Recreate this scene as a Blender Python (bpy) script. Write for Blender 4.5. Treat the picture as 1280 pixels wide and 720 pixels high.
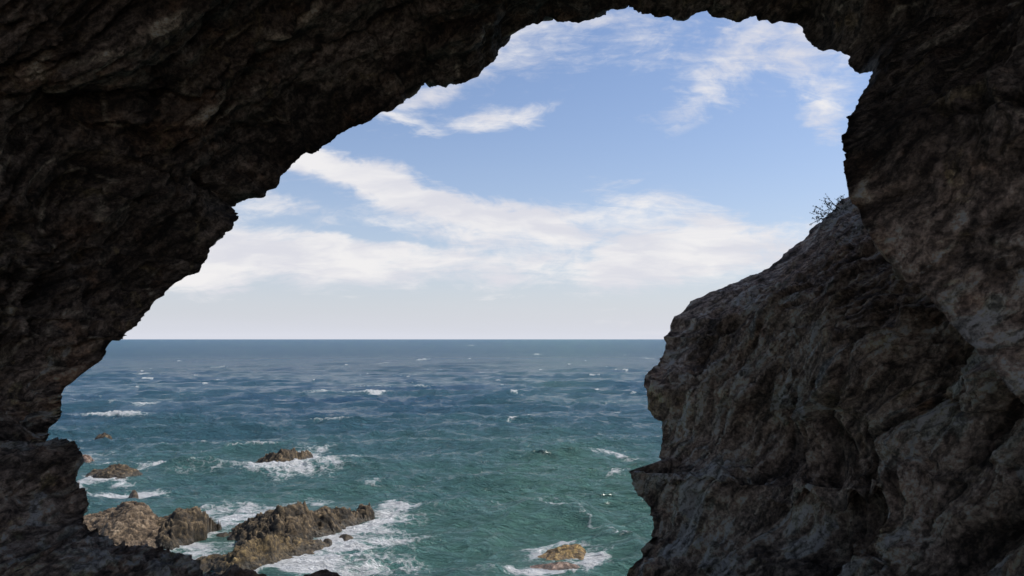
import bpy, math, random
import numpy as np
from math import radians

# ------------------------------------------------------------------ camera, world, sun, exposure
SC = bpy.context.scene
for o in list(bpy.data.objects):
    bpy.data.objects.remove(o)

F = 995.0            # focal length in photo pixels (28 mm on 36 mm)
HZ = 424.0           # horizon row in the photo
H = 10.0             # eye height above the sea (m)

cam_d = bpy.data.cameras.new("camera")
cam = bpy.data.objects.new("camera", cam_d)
SC.collection.objects.link(cam)
cam.location = (0, 0, 0)
cam.rotation_euler = (radians(90), 0, 0)
cam_d.sensor_width = 36.0
cam_d.lens = 36.0 * F / 1280.0
cam_d.shift_y = 64.0 / 1280.0
cam_d.clip_start = 0.05
cam_d.clip_end = 200000
cam_d.dof.use_dof = True
cam_d.dof.focus_distance = 24.0
cam_d.dof.aperture_fstop = 4.5
SC.camera = cam
SC.render.resolution_x = 1024
SC.render.resolution_y = 576

SC.view_settings.view_transform = 'Standard'
SC.view_settings.look = 'None'
SC.view_settings.gamma = 1.0
SC.view_settings.use_curve_mapping = False
SC.view_settings.exposure = 0.0
SC.cycles.max_bounces = 8
SC.cycles.diffuse_bounces = 5
SC.cycles.use_denoising = True

SUN_DIR = np.array([0.60, 0.20, 0.78])
SUN_DIR /= np.linalg.norm(SUN_DIR)
sun_el = math.asin(SUN_DIR[2])
sun_az = math.atan2(SUN_DIR[0], SUN_DIR[1])      # clockwise from +Y

sun_d = bpy.data.lights.new("sun", 'SUN')
sun = bpy.data.objects.new("sun", sun_d)
SC.collection.objects.link(sun)
sun_d.energy = 4.0
sun_d.angle = radians(0.5)
sun_d.color = (1.0, 0.95, 0.87)
from mathutils import Vector
sun.rotation_euler = Vector(SUN_DIR).to_track_quat('Z', 'Y').to_euler()

world = bpy.data.worlds.new("World")
SC.world = world
world.use_nodes = True


class NT:
    """tiny helper for wiring node trees"""
    def __init__(s, tree):
        s.t = tree
        tree.nodes.clear()

    def n(s, kind, **kw):
        nd = s.t.nodes.new(kind)
        for k, v in kw.items():
            setattr(nd, k, v)
        return nd

    def put(s, sock, v):
        if isinstance(v, bpy.types.NodeSocket):
            s.t.links.new(v, sock)
        else:
            sock.default_value = v

    def math(s, op, a, b=0.0, c=0.0, clamp=False):
        nd = s.n('ShaderNodeMath', operation=op, use_clamp=clamp)
        s.put(nd.inputs[0], a)
        s.put(nd.inputs[1], b)
        s.put(nd.inputs[2], c)
        return nd.outputs[0]

    def vmath(s, op, a, b=(0, 0, 0)):
        nd = s.n('ShaderNodeVectorMath', operation=op)
        s.put(nd.inputs[0], a)
        if op == 'SCALE':
            s.put(nd.inputs['Scale'], b)
        else:
            s.put(nd.inputs[1], b)
        return nd.outputs[0]

    def comb(s, x, y, z):
        nd = s.n('ShaderNodeCombineXYZ')
        for i, v in enumerate((x, y, z)):
            s.put(nd.inputs[i], v)
        return nd.outputs[0]

    def sep(s, v):
        nd = s.n('ShaderNodeSeparateXYZ')
        s.put(nd.inputs[0], v)
        return nd.outputs

    def noise(s, vec, scale=1.0, detail=4.0, rough=0.5, dist=0.0, out=0, kind='FBM', lac=2.0):
        nd = s.n('ShaderNodeTexNoise', noise_type=kind)
        nd.normalize = True
        s.put(nd.inputs['Vector'], vec)
        nd.inputs['Scale'].default_value = scale
        nd.inputs['Detail'].default_value = detail
        nd.inputs['Roughness'].default_value = rough
        nd.inputs['Distortion'].default_value = dist
        nd.inputs['Lacunarity'].default_value = lac
        return nd.outputs[out]

    def ramp(s, fac, stops, interp='LINEAR'):
        nd = s.n('ShaderNodeValToRGB')
        cr = nd.color_ramp
        cr.interpolation = interp
        while len(cr.elements) < len(stops):
            cr.elements.new(0.5)
        for e, (p, c) in zip(cr.elements, stops):
            e.position = p
            e.color = (c[0], c[1], c[2], 1) if not isinstance(c, float) else (c, c, c, 1)
        s.put(nd.inputs[0], fac)
        return nd.outputs[0]

    def mix(s, f, a, b, blend='MIX'):
        nd = s.n('ShaderNodeMix', data_type='RGBA', blend_type=blend)
        s.put(nd.inputs['Factor'], f)
        for i, v in ((6, a), (7, b)):
            s.put(nd.inputs[i], (v[0], v[1], v[2], 1) if isinstance(v, tuple) else v)
        return nd.outputs[2]

    def smooth(s, v, a, b, c=0.0, d=1.0):
        nd = s.n('ShaderNodeMapRange', interpolation_type='SMOOTHSTEP')
        s.put(nd.inputs[0], v)
        for i, q in enumerate((a, b, c, d)):
            s.put(nd.inputs[i + 1], q)
        return nd.outputs[0]

    def lin(s, v, a, b, c=0.0, d=1.0):
        nd = s.n('ShaderNodeMapRange')
        s.put(nd.inputs[0], v)
        for i, q in enumerate((a, b, c, d)):
            s.put(nd.inputs[i + 1], q)
        return nd.outputs[0]


def build_world():
    g = NT(world.node_tree)
    sky = g.n('ShaderNodeTexSky', sky_type='NISHITA')
    sky.sun_disc = False
    sky.sun_elevation = sun_el
    sky.sun_rotation = sun_az
    sky.altitude = 10
    sky.air_density = 1.0
    sky.dust_density = 1.0
    sky.ozone_density = 1.0
    tc = g.n('ShaderNodeTexCoord')
    d = tc.outputs['Generated']
    x, y, z = g.sep(d)
    az = g.math('ARCTAN2', x, y)
    el = g.math('ARCSINE', z)
    zc = g.math('MAXIMUM', z, 0.0)
    # cloud layer seen in perspective: project the direction on a high plane
    zz = g.math('ADD', zc, 0.30)
    pl = g.comb(g.math('DIVIDE', x, zz), g.math('DIVIDE', y, zz), 0.0)
    pl2 = g.vmath('MULTIPLY', pl, (1.6, 2.6, 1.0))
    warp = g.noise(pl2, 1.1, 4, 0.55, 0.0, out=1)
    wv = g.vmath('SCALE', g.vmath('SUBTRACT', warp, (0.5, 0.5, 0.5)), 0.9)
    plw = g.vmath('ADD', pl2, wv)
    d3 = g.vmath('MULTIPLY', d, (1.0, 1.0, 2.4))
    dwn = g.noise(d3, 3.0, 5, 0.55, 0.0, out=1)
    d3 = g.vmath('ADD', d3, g.vmath('SCALE', g.vmath('SUBTRACT', dwn, (0.5, 0.5, 0.5)), 0.28))
    n1 = g.noise(d3, 5.5, 11, 0.64, 0.2)
    # wispy filaments, drawn out along a slanting wind
    rot = g.n('ShaderNodeMapping')
    rot.inputs['Rotation'].default_value = (0, 0, radians(-28))
    rot.inputs['Scale'].default_value = (1.0, 2.6, 1.0)
    g.put(rot.inputs['Vector'], plw)
    n2 = g.noise(rot.outputs[0], 2.4, 8, 0.65, 0.5)
    dens = g.math('ADD', g.math('MULTIPLY', g.math('SUBTRACT', n1, 0.5), 2.9),
                  g.math('MULTIPLY', g.math('SUBTRACT', n2, 0.5), 0.9))
    # where the cloud banks and the clear gaps lie (photo px, py, half-width, half-height, tilt, weight)
    banks = [
        (600, 335, 430, 28, 0, 0.78), (330, 312, 130, 24, -6, 0.50), (790, 248, 85, 22, 8, 0.75),
        (920, 305, 120, 26, 4, 0.70), (690, 290, 110, 24, 8, 0.50), (430, 212, 85, 15, 12, 0.85),
        (520, 243, 80, 10, 14, 0.65), (640, 268, 70, 13, 5, 0.65), (335, 258, 60, 9, 0, 0.45),
        (535, 122, 50, 16, -22, 0.75), (645, 150, 75, 17, -8, 0.72), (510, 152, 60, 8, 18, 0.50),
        (895, 100, 80, 20, -50, 0.38), (1020, 135, 50, 28, 50, 0.58), (960, 62, 100, 22, 8, 0.40),
        (1035, 165, 30, 16, 60, 0.35), (640, 80, 90, 14, 20, 0.22), (760, 75, 150, 22, 0, 0.10),
        (850, 190, 230, 34, 0, -0.45), (455, 292, 70, 7, 5, -0.60), (740, 130, 70, 50, 0, -0.30), (560, 190, 120, 18, 10, -0.40),
        (620, 215, 120, 22, 10, -0.35), (725, 316, 26, 7, 0, -0.45), (985, 235, 70, 28, 0, -0.45), (560, 310, 50, 6, 5, -0.35),
        (960, 190, 60, 50, 30, -0.30), (600, 395, 600, 20, 0, -0.40),
    ]
    wx = g.math('ADD', az, g.math('MULTIPLY', g.math('SUBTRACT', g.noise(d3, 4.0, 5, 0.6), 0.5), 0.14))
    wy = g.math('ADD', el, g.math('MULTIPLY', g.math('SUBTRACT', g.noise(d3, 6.0, 5, 0.6, 0.0), 0.5), 0.07))
    for (px, py, rx, ry, tilt, w) in banks:
        a0 = math.atan((px - 640) / F)
        e0 = math.atan((HZ - py) / F * math.cos(a0))
        t = radians(-tilt)
        dx = g.math('SUBTRACT', wx, a0)
        dy = g.math('SUBTRACT', wy, e0)
        ca, sa = math.cos(t), math.sin(t)
        u = g.math('ADD', g.math('MULTIPLY', dx, ca * F / rx), g.math('MULTIPLY', dy, sa * F / rx))
        v = g.math('SUBTRACT', g.math('MULTIPLY', dy, ca * F / ry), g.math('MULTIPLY', dx, sa * F / ry))
        r2 = g.math('ADD', g.math('MULTIPLY', u, u), g.math('MULTIPLY', v, v))
        e = g.math('EXPONENT', g.math('MULTIPLY', r2, -0.7))
        dens = g.math('ADD', dens, g.math('MULTIPLY', e, w))
    cover = g.smooth(dens, 0.0, 0.80)
    cover = g.math('MULTIPLY', cover, g.smooth(z, -0.01, 0.03))
    # milky horizon: high thin haze
    milk = g.math('EXPONENT', g.math('MULTIPLY', zc, -9.5))
    streak = g.noise(g.vmath('MULTIPLY', g.comb(az, el, 0.0), (3.0, 45.0, 1.0)), 1.0, 5, 0.6)
    milk = g.math('MULTIPLY', g.math('MULTIPLY', milk, g.lin(streak, 0.3, 0.7, 0.94, 1.0)), 1.06, clamp=True)
    SKY = SKYP
    base = g.vmath('MULTIPLY', sky.outputs[0], SKY['tint'])
    low = g.mix(milk, base, SKY['milk'])
    shade = g.noise(plw, 2.1, 6, 0.55)
    ccol = g.mix(g.smooth(shade, 0.35, 0.65), SKY['cl_lo'], SKY['cl_hi'])
    col = g.mix(g.math('MULTIPLY', cover, 0.94), low, ccol)
    bg = g.n('ShaderNodeBackground')
    bg.inputs['Strength'].default_value = 0.1
    g.put(bg.inputs['Color'], col)
    out = g.n('ShaderNodeOutputWorld')
    g.t.links.new(bg.outputs[0], out.inputs[0])


SKYP = dict(tint=(1.04, 1.12, 1.30), milk=(7.0, 7.2, 8.0), cl_lo=(7.3, 7.3, 7.9), cl_hi=(9.0, 8.8, 8.8))
build_world()

# ------------------------------------------------------------------ numpy noise
_rng = np.random.RandomState(7)
_perm = _rng.permutation(256).astype(np.int32)
_perm = np.concatenate([_perm, _perm, _perm])
_gr = _rng.normal(size=(256, 3)).astype(np.float32)
_gr /= np.linalg.norm(_gr, axis=1)[:, None]


def perlin(p):
    """gradient noise, about -1..1; p (N,3)"""
    p = p.astype(np.float32)
    i = np.floor(p).astype(np.int32)
    f = p - i
    i &= 255
    u = f * f * f * (f * (f * 6 - 15) + 10)
    res = np.zeros(len(p), np.float32)
    for dx in (0, 1):
        wx = u[:, 0] if dx else 1 - u[:, 0]
        for dy in (0, 1):
            wy = u[:, 1] if dy else 1 - u[:, 1]
            a = _perm[_perm[i[:, 0] + dx] + i[:, 1] + dy]
            for dz in (0, 1):
                wz = u[:, 2] if dz else 1 - u[:, 2]
                g = _gr[_perm[a + i[:, 2] + dz] & 255]
                d = g[:, 0] * (f[:, 0] - dx) + g[:, 1] * (f[:, 1] - dy) + g[:, 2] * (f[:, 2] - dz)
                res += wx * wy * wz * d
    return res * 1.6


def fbm(p, octs=4, gain=0.5, off=0.0):
    s = 0; a = 1.0
    q = p + off
    for k in range(octs):
        s = s + a * perlin(q)
        q = q * 2.03 + 17.3
        a *= gain
    return s


def ridged(p, octs=4, gain=0.5, off=0.0):
    s = 0; a = 1.0
    q = p + off
    for k in range(octs):
        n = 1 - np.abs(perlin(q)) * 1.6
        s = s + a * (n * np.abs(n))
        q = q * 2.07 + 11.7
        a *= gain
    return s


def vecnoise(p, octs=2, off=0.0):
    return np.stack([fbm(p, octs, 0.5, off + k * 37.1) for k in range(3)], 1)


def facets(p, seed=0, jit=0.85):
    """angular blocks: each random cell carries its own tilted plane; returns (height, edge distance)"""
    p = p.astype(np.float32)
    b0 = np.floor(p - 0.5).astype(np.int32)
    f1 = np.full(len(p), 9e9, np.float32); f2 = f1.copy(); h = np.zeros(len(p), np.float32)
    for dx in (0, 1):
        for dy in (0, 1):
            for dz in (0, 1):
                c = b0 + np.array([dx, dy, dz], np.int32)
                k = _perm[_perm[_perm[(c[:, 0] + seed) & 255] + (c[:, 1] & 255)] + (c[:, 2] & 255)] & 255
                q = p - (c + 0.5 + jit * 0.5 * _cellj[k])
                d = (q * q).sum(1)
                v = _cellh[k] + (q * _gr[k]).sum(1)
                near = d < f1
                f2 = np.where(near, f1, np.minimum(f2, d))
                h = np.where(near, v, h)
                f1 = np.where(near, d, f1)
    return h, np.sqrt(f2) - np.sqrt(f1)


_cellj = (_rng.rand(256, 3).astype(np.float32) * 2 - 1)
_cellh = (_rng.rand(256).astype(np.float32) - 0.5)


def sstep(x, a, b):
    t = np.clip((x - a) / (b - a), 0, 1)
    return t * t * (3 - 2 * t)


# ------------------------------------------------------------------ mesh helpers
def link(o, parent=None):
    SC.collection.objects.link(o)
    if parent is not None:
        o.parent = parent
    return o


def mesh_np(name, verts, quads, mat, attrs=None, smooth=True):
    me = bpy.data.meshes.new(name)
    nv, nq = len(verts), len(quads)
    me.vertices.add(nv)
    me.vertices.foreach_set('co', verts.astype(np.float32).ravel())
    me.loops.add(nq * 4)
    me.loops.foreach_set('vertex_index', quads.astype(np.int32).ravel())
    me.polygons.add(nq)
    me.polygons.foreach_set('loop_start', np.arange(0, nq * 4, 4, dtype=np.int32))
    me.polygons.foreach_set('loop_total', np.full(nq, 4, dtype=np.int32))
    me.polygons.foreach_set('use_smooth', np.full(nq, smooth, dtype=bool))
    me.update(calc_edges=True)
    me.validate()
    for k, v in (attrs or {}).items():
        a = me.attributes.new(k, 'FLOAT', 'POINT')
        a.data.foreach_set('value', v.astype(np.float32))
    me.materials.append(mat)
    return bpy.data.objects.new(name, me)


def grid_quads(nr, nc, wrap=False):
    r = np.arange(nr - 1)[:, None]
    c = np.arange(nc if wrap else nc - 1)[None, :]
    a = r * nc + c
    b = r * nc + (c + 1) % nc
    return np.stack([a, b, b + nc, a + nc], -1).reshape(-1, 4)


def grid_normals(P, wrap=False):
    """P (nr,nc,3) -> unit normals"""
    du = np.gradient(P, axis=0)
    if wrap:
        dv = (np.roll(P, -1, 1) - np.roll(P, 1, 1)) * 0.5
    else:
        dv = np.gradient(P, axis=1)
    n = np.cross(du, dv)
    return n / (np.linalg.norm(n, axis=2)[..., None] + 1e-9)


def smooth_grid(N, k, wrap=False):
    for _ in range(k):
        for ax in (0, 1):
            if ax == 1 and wrap:
                N = (N + np.roll(N, 1, 1) + np.roll(N, -1, 1)) / 3
            else:
                M = N.copy()
                if ax == 0:
                    M[1:-1] = (N[:-2] + N[1:-1] + N[2:]) / 3
                else:
                    M[:, 1:-1] = (N[:, :-2] + N[:, 1:-1] + N[:, 2:]) / 3
                N = M
    return N / (np.linalg.norm(N, axis=2)[..., None] + 1e-9)


def ray(px, py):
    """direction, per metre of forward distance, of a spot in the photo"""
    px = np.asarray(px, float); py = np.asarray(py, float)
    return np.stack([(px - 640) / F, np.ones_like(px), -(py - HZ) / F], -1)


# ------------------------------------------------------------------ materials
def new_mat(name):
    m = bpy.data.materials.new(name)
    m.use_nodes = True
    g = NT(m.node_tree)
    p = g.n('ShaderNodeBsdfPrincipled')
    o = g.n('ShaderNodeOutputMaterial')
    g.t.links.new(p.outputs[0], o.inputs[0])
    return m, g, p


def attr(g, name):
    nd = g.n('ShaderNodeAttribute')
    nd.attribute_name = name
    return nd.outputs['Fac']


def cave_rock_material(name, grain_dir):
    m, g, p = new_mat(name)
    fill_tone = attr(g, 'fill_tone')
    tc = g.n('ShaderNodeTexCoord').outputs['Object']
    ridge = attr(g, 'ridge'); pale = attr(g, 'pale'); rust = attr(g, 'rust'); strat = attr(g, 'strat')
    wn = g.noise(tc, 1.6, 5, 0.6, out=1)
    w = g.vmath('ADD', tc, g.vmath('SCALE', g.vmath('SUBTRACT', wn, (0.5, 0.5, 0.5)), 0.45))
    # fibrous grain drawn out along the bedding
    ga = np.array(grain_dir, float); ga /= np.linalg.norm(ga)
    gb = np.cross(ga, (0, 1, 0.2)); gb /= np.linalg.norm(gb)
    gc = np.cross(ga, gb)

    def dot(v, d, k):
        nd = g.n('ShaderNodeVectorMath', operation='DOT_PRODUCT')
        g.put(nd.inputs[0], v)
        nd.inputs[1].default_value = tuple(float(q) for q in d)
        return g.math('MULTIPLY', nd.outputs['Value'], k)
    big = g.noise(g.comb(dot(w, ga, 0.6), dot(w, gb, 1.6), dot(w, gc, 1.6)), 1.0, 6, 0.6)
    mid = g.noise(g.comb(dot(w, ga, 2.2), dot(w, gb, 7.0), dot(w, gc, 7.0)), 1.0, 8, 0.68)
    fine = g.noise(tc, 34.0, 6, 0.7)
    base = g.ramp(g.math('ADD', g.math('MULTIPLY', big, 0.55), g.math('MULTIPLY', mid, 0.45)),
                  [(0.32, (0.038, 0.026, 0.019)), (0.47, (0.078, 0.056, 0.041)), (0.58, (0.120, 0.090, 0.069)), (0.72, (0.18, 0.145, 0.115))])
    # rust and ochre stains
    rs = g.math('MULTIPLY', g.smooth(g.noise(w, 2.3, 6, 0.65), 0.50, 0.72), rust)
    base = g.mix(g.math('MULTIPLY', rs, 0.5), base, (0.150, 0.070, 0.030))
    ye = g.math('MULTIPLY', g.smooth(g.noise(w, 3.1, 6, 0.65, 0.6), 0.56, 0.70), rust)
    base = g.mix(g.math('MULTIPLY', ye, 0.55), base, (0.22, 0.16, 0.07))
    # fibrous pale mineral skins running with the folds
    rid = g.n('ShaderNodeTexNoise', noise_type='RIDGED_MULTIFRACTAL')
    g.put(rid.inputs['Vector'], g.comb(dot(w, ga, 1.0), dot(w, gb, 4.2), dot(w, gc, 4.2)))
    rid.inputs['Scale'].default_value = 1.0
    rid.inputs['Detail'].default_value = 8
    rid.inputs['Roughness'].default_value = 0.62
    rid.inputs['Distortion'].default_value = 0.5
    v1 = g.smooth(rid.outputs[0], 0.52, 0.95)
    veil = g.math('MULTIPLY', v1, g.smooth(ridge, 0.15, 0.85, 0.25, 1.0))
    veil = g.math('MULTIPLY', veil, pale, clamp=True)
    base = g.mix(g.math('MULTIPLY', veil, 0.75), base, (0.36, 0.325, 0.285))
    # hair-fine pale filaments running down the folds
    fl = g.n('ShaderNodeTexNoise', noise_type='RIDGED_MULTIFRACTAL')
    wf = g.vmath('ADD', w, g.vmath('SCALE', g.vmath('SUBTRACT', g.noise(tc, 2.2, 3, 0.5, out=1), (0.5, 0.5, 0.5)), 0.30))
    g.put(fl.inputs['Vector'], g.comb(dot(wf, ga, 1.1), dot(wf, gb, 8.5), dot(wf, gc, 8.5)))
    fl.inputs['Scale'].default_value = 1.0
    fl.inputs['Detail'].default_value = 5
    fl.inputs['Roughness'].default_value = 0.55
    fila = g.math('MULTIPLY', g.smooth(fl.outputs[0], 0.62, 1.05), g.smooth(g.noise(tc, 1.3, 4, 0.6), 0.40, 0.62, 0.12, 1.0))
    fila = g.math('MULTIPLY', fila, g.math('ADD', pale, 0.25), clamp=True)
    base = g.mix(g.math('MULTIPLY', fila, 0.75), base, (0.30, 0.265, 0.225))
    # thin tan threads along the strata, lit ridge lines put into the colour
    th = g.math('MULTIPLY', g.smooth(strat, 0.86, 0.99), g.smooth(g.noise(tc, 2.2, 4, 0.6), 0.44, 0.60))
    base = g.mix(g.math('MULTIPLY', th, 0.8), base, (0.33, 0.265, 0.19))
    wn2 = g.noise(tc, 3.4, 4, 0.6, out=1)
    w2 = g.vmath('ADD', w, g.vmath('SCALE', g.vmath('SUBTRACT', wn2, (0.5, 0.5, 0.5)), 0.10))
    fibv = g.comb(dot(w2, ga, 1.5), dot(w2, gb, 13.0), dot(w2, gc, 13.0))
    fib = g.noise(fibv, 1.0, 6, 0.7)
    spk = g.noise(tc, 22.0, 5, 0.75)
    fs = g.smooth(fib, 0.36, 0.66, 0.30, 1.75)
    sp = g.smooth(spk, 0.34, 0.68, 0.42, 1.6)
    rs_ = g.smooth(ridge, 0.05, 0.80, 0.45, 1.7)  # crests painted lighter, cracks darker: light and shade put into the colour
    k = g.math('MULTIPLY', rs_, fill_tone)
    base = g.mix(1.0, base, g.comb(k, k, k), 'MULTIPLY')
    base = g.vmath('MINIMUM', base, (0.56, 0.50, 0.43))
    k2 = g.math('MULTIPLY', g.math('MULTIPLY', fs, sp), 0.95)
    base = g.mix(1.0, base, g.comb(k2, k2, k2), 'MULTIPLY')
    base = g.vmath('MINIMUM', base, (0.62, 0.57, 0.52))
    g.put(p.inputs['Base Color'], base)
    p.inputs['Roughness'].default_value = 0.78
    p.inputs['Specular IOR Level'].default_value = 0.3
    h = g.math('ADD', g.math('MULTIPLY', mid, 0.9), g.math('MULTIPLY', fine, 0.25))
    h = g.math('ADD', h, g.math('MULTIPLY', rid.outputs[0], 0.3))
    h = g.math('ADD', h, g.math('MULTIPLY', fib, 0.7))
    h = g.math('ADD', h, g.math('MULTIPLY', spk, 0.5))
    b = g.n('ShaderNodeBump')
    b.inputs['Strength'].default_value = 1.0
    b.inputs['Distance'].default_value = 0.06
    g.put(b.inputs['Height'], h)
    g.put(p.inputs['Normal'], b.outputs[0])
    return m


def sea_rock_material(name, dark, mid_, light, wet=0.5):
    m, g, p = new_mat(name)
    tc = g.n('ShaderNodeTexCoord').outputs['Object']
    cav = attr(g, 'ridge'); hgt = attr(g, 'height')
    wn = g.noise(tc, 1.5, 4, 0.6, out=1)
    w = g.vmath('ADD', tc, g.vmath('SCALE', g.vmath('SUBTRACT', wn, (0.5, 0.5, 0.5)), 0.6))
    n = g.noise(w, 1.8, 9, 0.72)
    f = g.noise(w, 6.5, 8, 0.75)
    fac = g.math('ADD', g.math('MULTIPLY', n, 0.7), g.math('MULTIPLY', cav, 0.28))
    col = g.ramp(fac, [(0.36, dark), (0.52, mid_), (0.68, light)])
    # wet, weedy band by the waterline
    band = g.smooth(g.math('ADD', hgt, g.math('MULTIPLY', g.math('SUBTRACT', n, 0.5), 1.2)), 0.05, 0.60, 1.0, 0.0)
    col = g.mix(g.math('MULTIPLY', band, wet), col, (0.035, 0.026, 0.012))
    sp = g.smooth(f, 0.36, 0.68, 0.22, 1.75)
    col = g.mix(1.0, col, g.comb(sp, sp, sp), 'MULTIPLY')
    g.put(p.inputs['Base Color'], col)
    g.put(p.inputs['Roughness'], g.lin(band, 0, 1, 0.8, 0.38))
    b = g.n('ShaderNodeBump')
    b.inputs['Strength'].default_value = 0.9
    b.inputs['Distance'].default_value = 0.16
    g.put(b.inputs['Height'], g.math('ADD', n, g.math('MULTIPLY', f, 0.35)))
    g.put(p.inputs['Normal'], b.outputs[0])
    return m


def sea_material():
    m, g, p = new_mat("sea_water")
    tc = g.n('ShaderNodeTexCoord').outputs['Object']
    foam = attr(g, 'foam'); shal = attr(g, 'shallow'); dist = attr(g, 'dist')
    big = g.noise(g.vmath('MULTIPLY', tc, (0.012, 0.03, 1.0)), 1.0, 5, 0.6)
    deep = g.mix(big, (0.032, 0.100, 0.172), (0.037, 0.110, 0.184))
    green = g.mix(g.noise(tc, 0.16, 5, 0.6), (0.082, 0.190, 0.170), (0.130, 0.265, 0.212))
    col = g.mix(shal, deep, green)
    # foam: lacy webs and solid froth
    wn = g.noise(tc, 0.9, 5, 0.65, out=1)
    w = g.vmath('ADD', tc, g.vmath('SCALE', g.vmath('SUBTRACT', wn, (0.5, 0.5, 0.5)), 1.6))
    n1 = g.noise(w, 1.5, 9, 0.72)
    vo = g.n('ShaderNodeTexVoronoi', feature='DISTANCE_TO_EDGE')
    g.put(vo.inputs['Vector'], w)
    vo.inputs['Scale'].default_value = 1.5
    lace = g.smooth(vo.outputs['Distance'], 0.0, 0.22, 1.0, 0.0)
    body = g.math('ADD', g.math('MULTIPLY', n1, 1.25), g.math('MULTIPLY', lace, 0.34))
    froth = g.smooth(g.math('ADD', g.math('MULTIPLY', foam, 1.25), body), 1.02, 1.70)
    froth = g.math('MULTIPLY', froth, g.smooth(foam, 0.02, 0.16))
    # milky aerated water round the foam
    aer = g.smooth(foam, 0.04, 0.8, 0.0, 0.68)
    col = g.mix(aer, col, (0.16, 0.36, 0.33))
    col = g.mix(froth, col, (0.84, 0.85, 0.84))
    g.put(p.inputs['Base Color'], col)
    rough = g.lin(dist, 30, 500, 0.13, 0.30)
    rough = g.mix(froth, g.comb(rough, rough, rough), (0.9, 0.9, 0.9))
    g.put(p.inputs['Roughness'], g.sep(rough)[0])
    p.inputs['IOR'].default_value = 1.333
    g.put(p.inputs['Specular IOR Level'], g.lin(dist, 60, 600, 0.60, 0.12))
    # ripples, finer near the eye
    r1 = g.noise(g.vmath('MULTIPLY', tc, (0.70, 1.9, 1.0)), 1.3, 6, 0.72, 0.6)
    r3 = g.noise(g.vmath('MULTIPLY', tc, (0.30, 0.95, 1.0)), 1.0, 6, 0.70, 0.8)
    r2 = g.noise(g.vmath('MULTIPLY', tc, (0.22, 0.45, 1.0)), 1.0, 7, 0.72, 0.2)
    b1 = g.n('ShaderNodeBump')
    b1.inputs['Strength'].default_value = 1.0
    b1.inputs['Distance'].default_value = 0.75
    g.put(b1.inputs['Height'], g.math('ADD', g.math('ADD', r1, g.math('MULTIPLY', r3, 1.6)), g.math('MULTIPLY', froth, 0.12)))
    b2 = g.n('ShaderNodeBump')
    g.put(b2.inputs['Strength'], g.smooth(dist, 90, 300, 0.0, 0.6))
    b2.inputs['Distance'].default_value = 4.0
    g.put(b2.inputs['Height'], r2)
    g.t.links.new(b2.outputs[0], b1.inputs['Normal'])
    g.put(p.inputs['Normal'], b1.outputs[0])
    return m


def twig_material(name, col):
    m, g, p = new_mat(name)
    tc = g.n('ShaderNodeTexCoord').outputs['Object']
    n = g.noise(tc, 40, 3, 0.6)
    g.put(p.inputs['Base Color'], g.mix(n, col, tuple(c * 1.9 for c in col)))
    p.inputs['Roughness'].default_value = 0.8
    return m


M_CAVE = cave_rock_material("cave_rock", (0.75, 0.27, 0.60))
M_CLIFF = cave_rock_material("cliff_rock", (-0.35, 0.45, -0.80))
M_TAN = sea_rock_material("tan_rock", (0.075, 0.050, 0.028), (0.20, 0.140, 0.085), (0.34, 0.255, 0.165), 0.6)
M_DARK = sea_rock_material("dark_wet_rock", (0.022, 0.016, 0.009), (0.110, 0.076, 0.040), (0.27, 0.195, 0.11), 0.85)
M_GOLD = sea_rock_material("golden_rock", (0.035, 0.024, 0.010), (0.14, 0.094, 0.040), (0.30, 0.21, 0.09), 0.6)
M_OCHRE = sea_rock_material("ochre_rock", (0.10, 0.058, 0.015), (0.30, 0.185, 0.055), (0.44, 0.31, 0.12), 0.15)
M_RED = sea_rock_material("reddish_rock", (0.10, 0.06, 0.04), (0.30, 0.19, 0.13), (0.45, 0.33, 0.25), 0.2)
M_SEA = sea_material()
M_TWIG = twig_material("dry_twig", (0.03, 0.026, 0.022))
M_LEAF = twig_material("small_leaf", (0.03, 0.042, 0.022))

# ------------------------------------------------------------------ rock relief
STR_A = np.array([0.75, 0.27, 0.60]); STR_A /= np.linalg.norm(STR_A)


def basis(a, up=(0.0, 1.0, 0.2)):
    a = a / np.linalg.norm(a)
    b = np.cross(a, up); b /= np.linalg.norm(b)
    c = np.cross(a, b)
    return a, b, c


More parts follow.
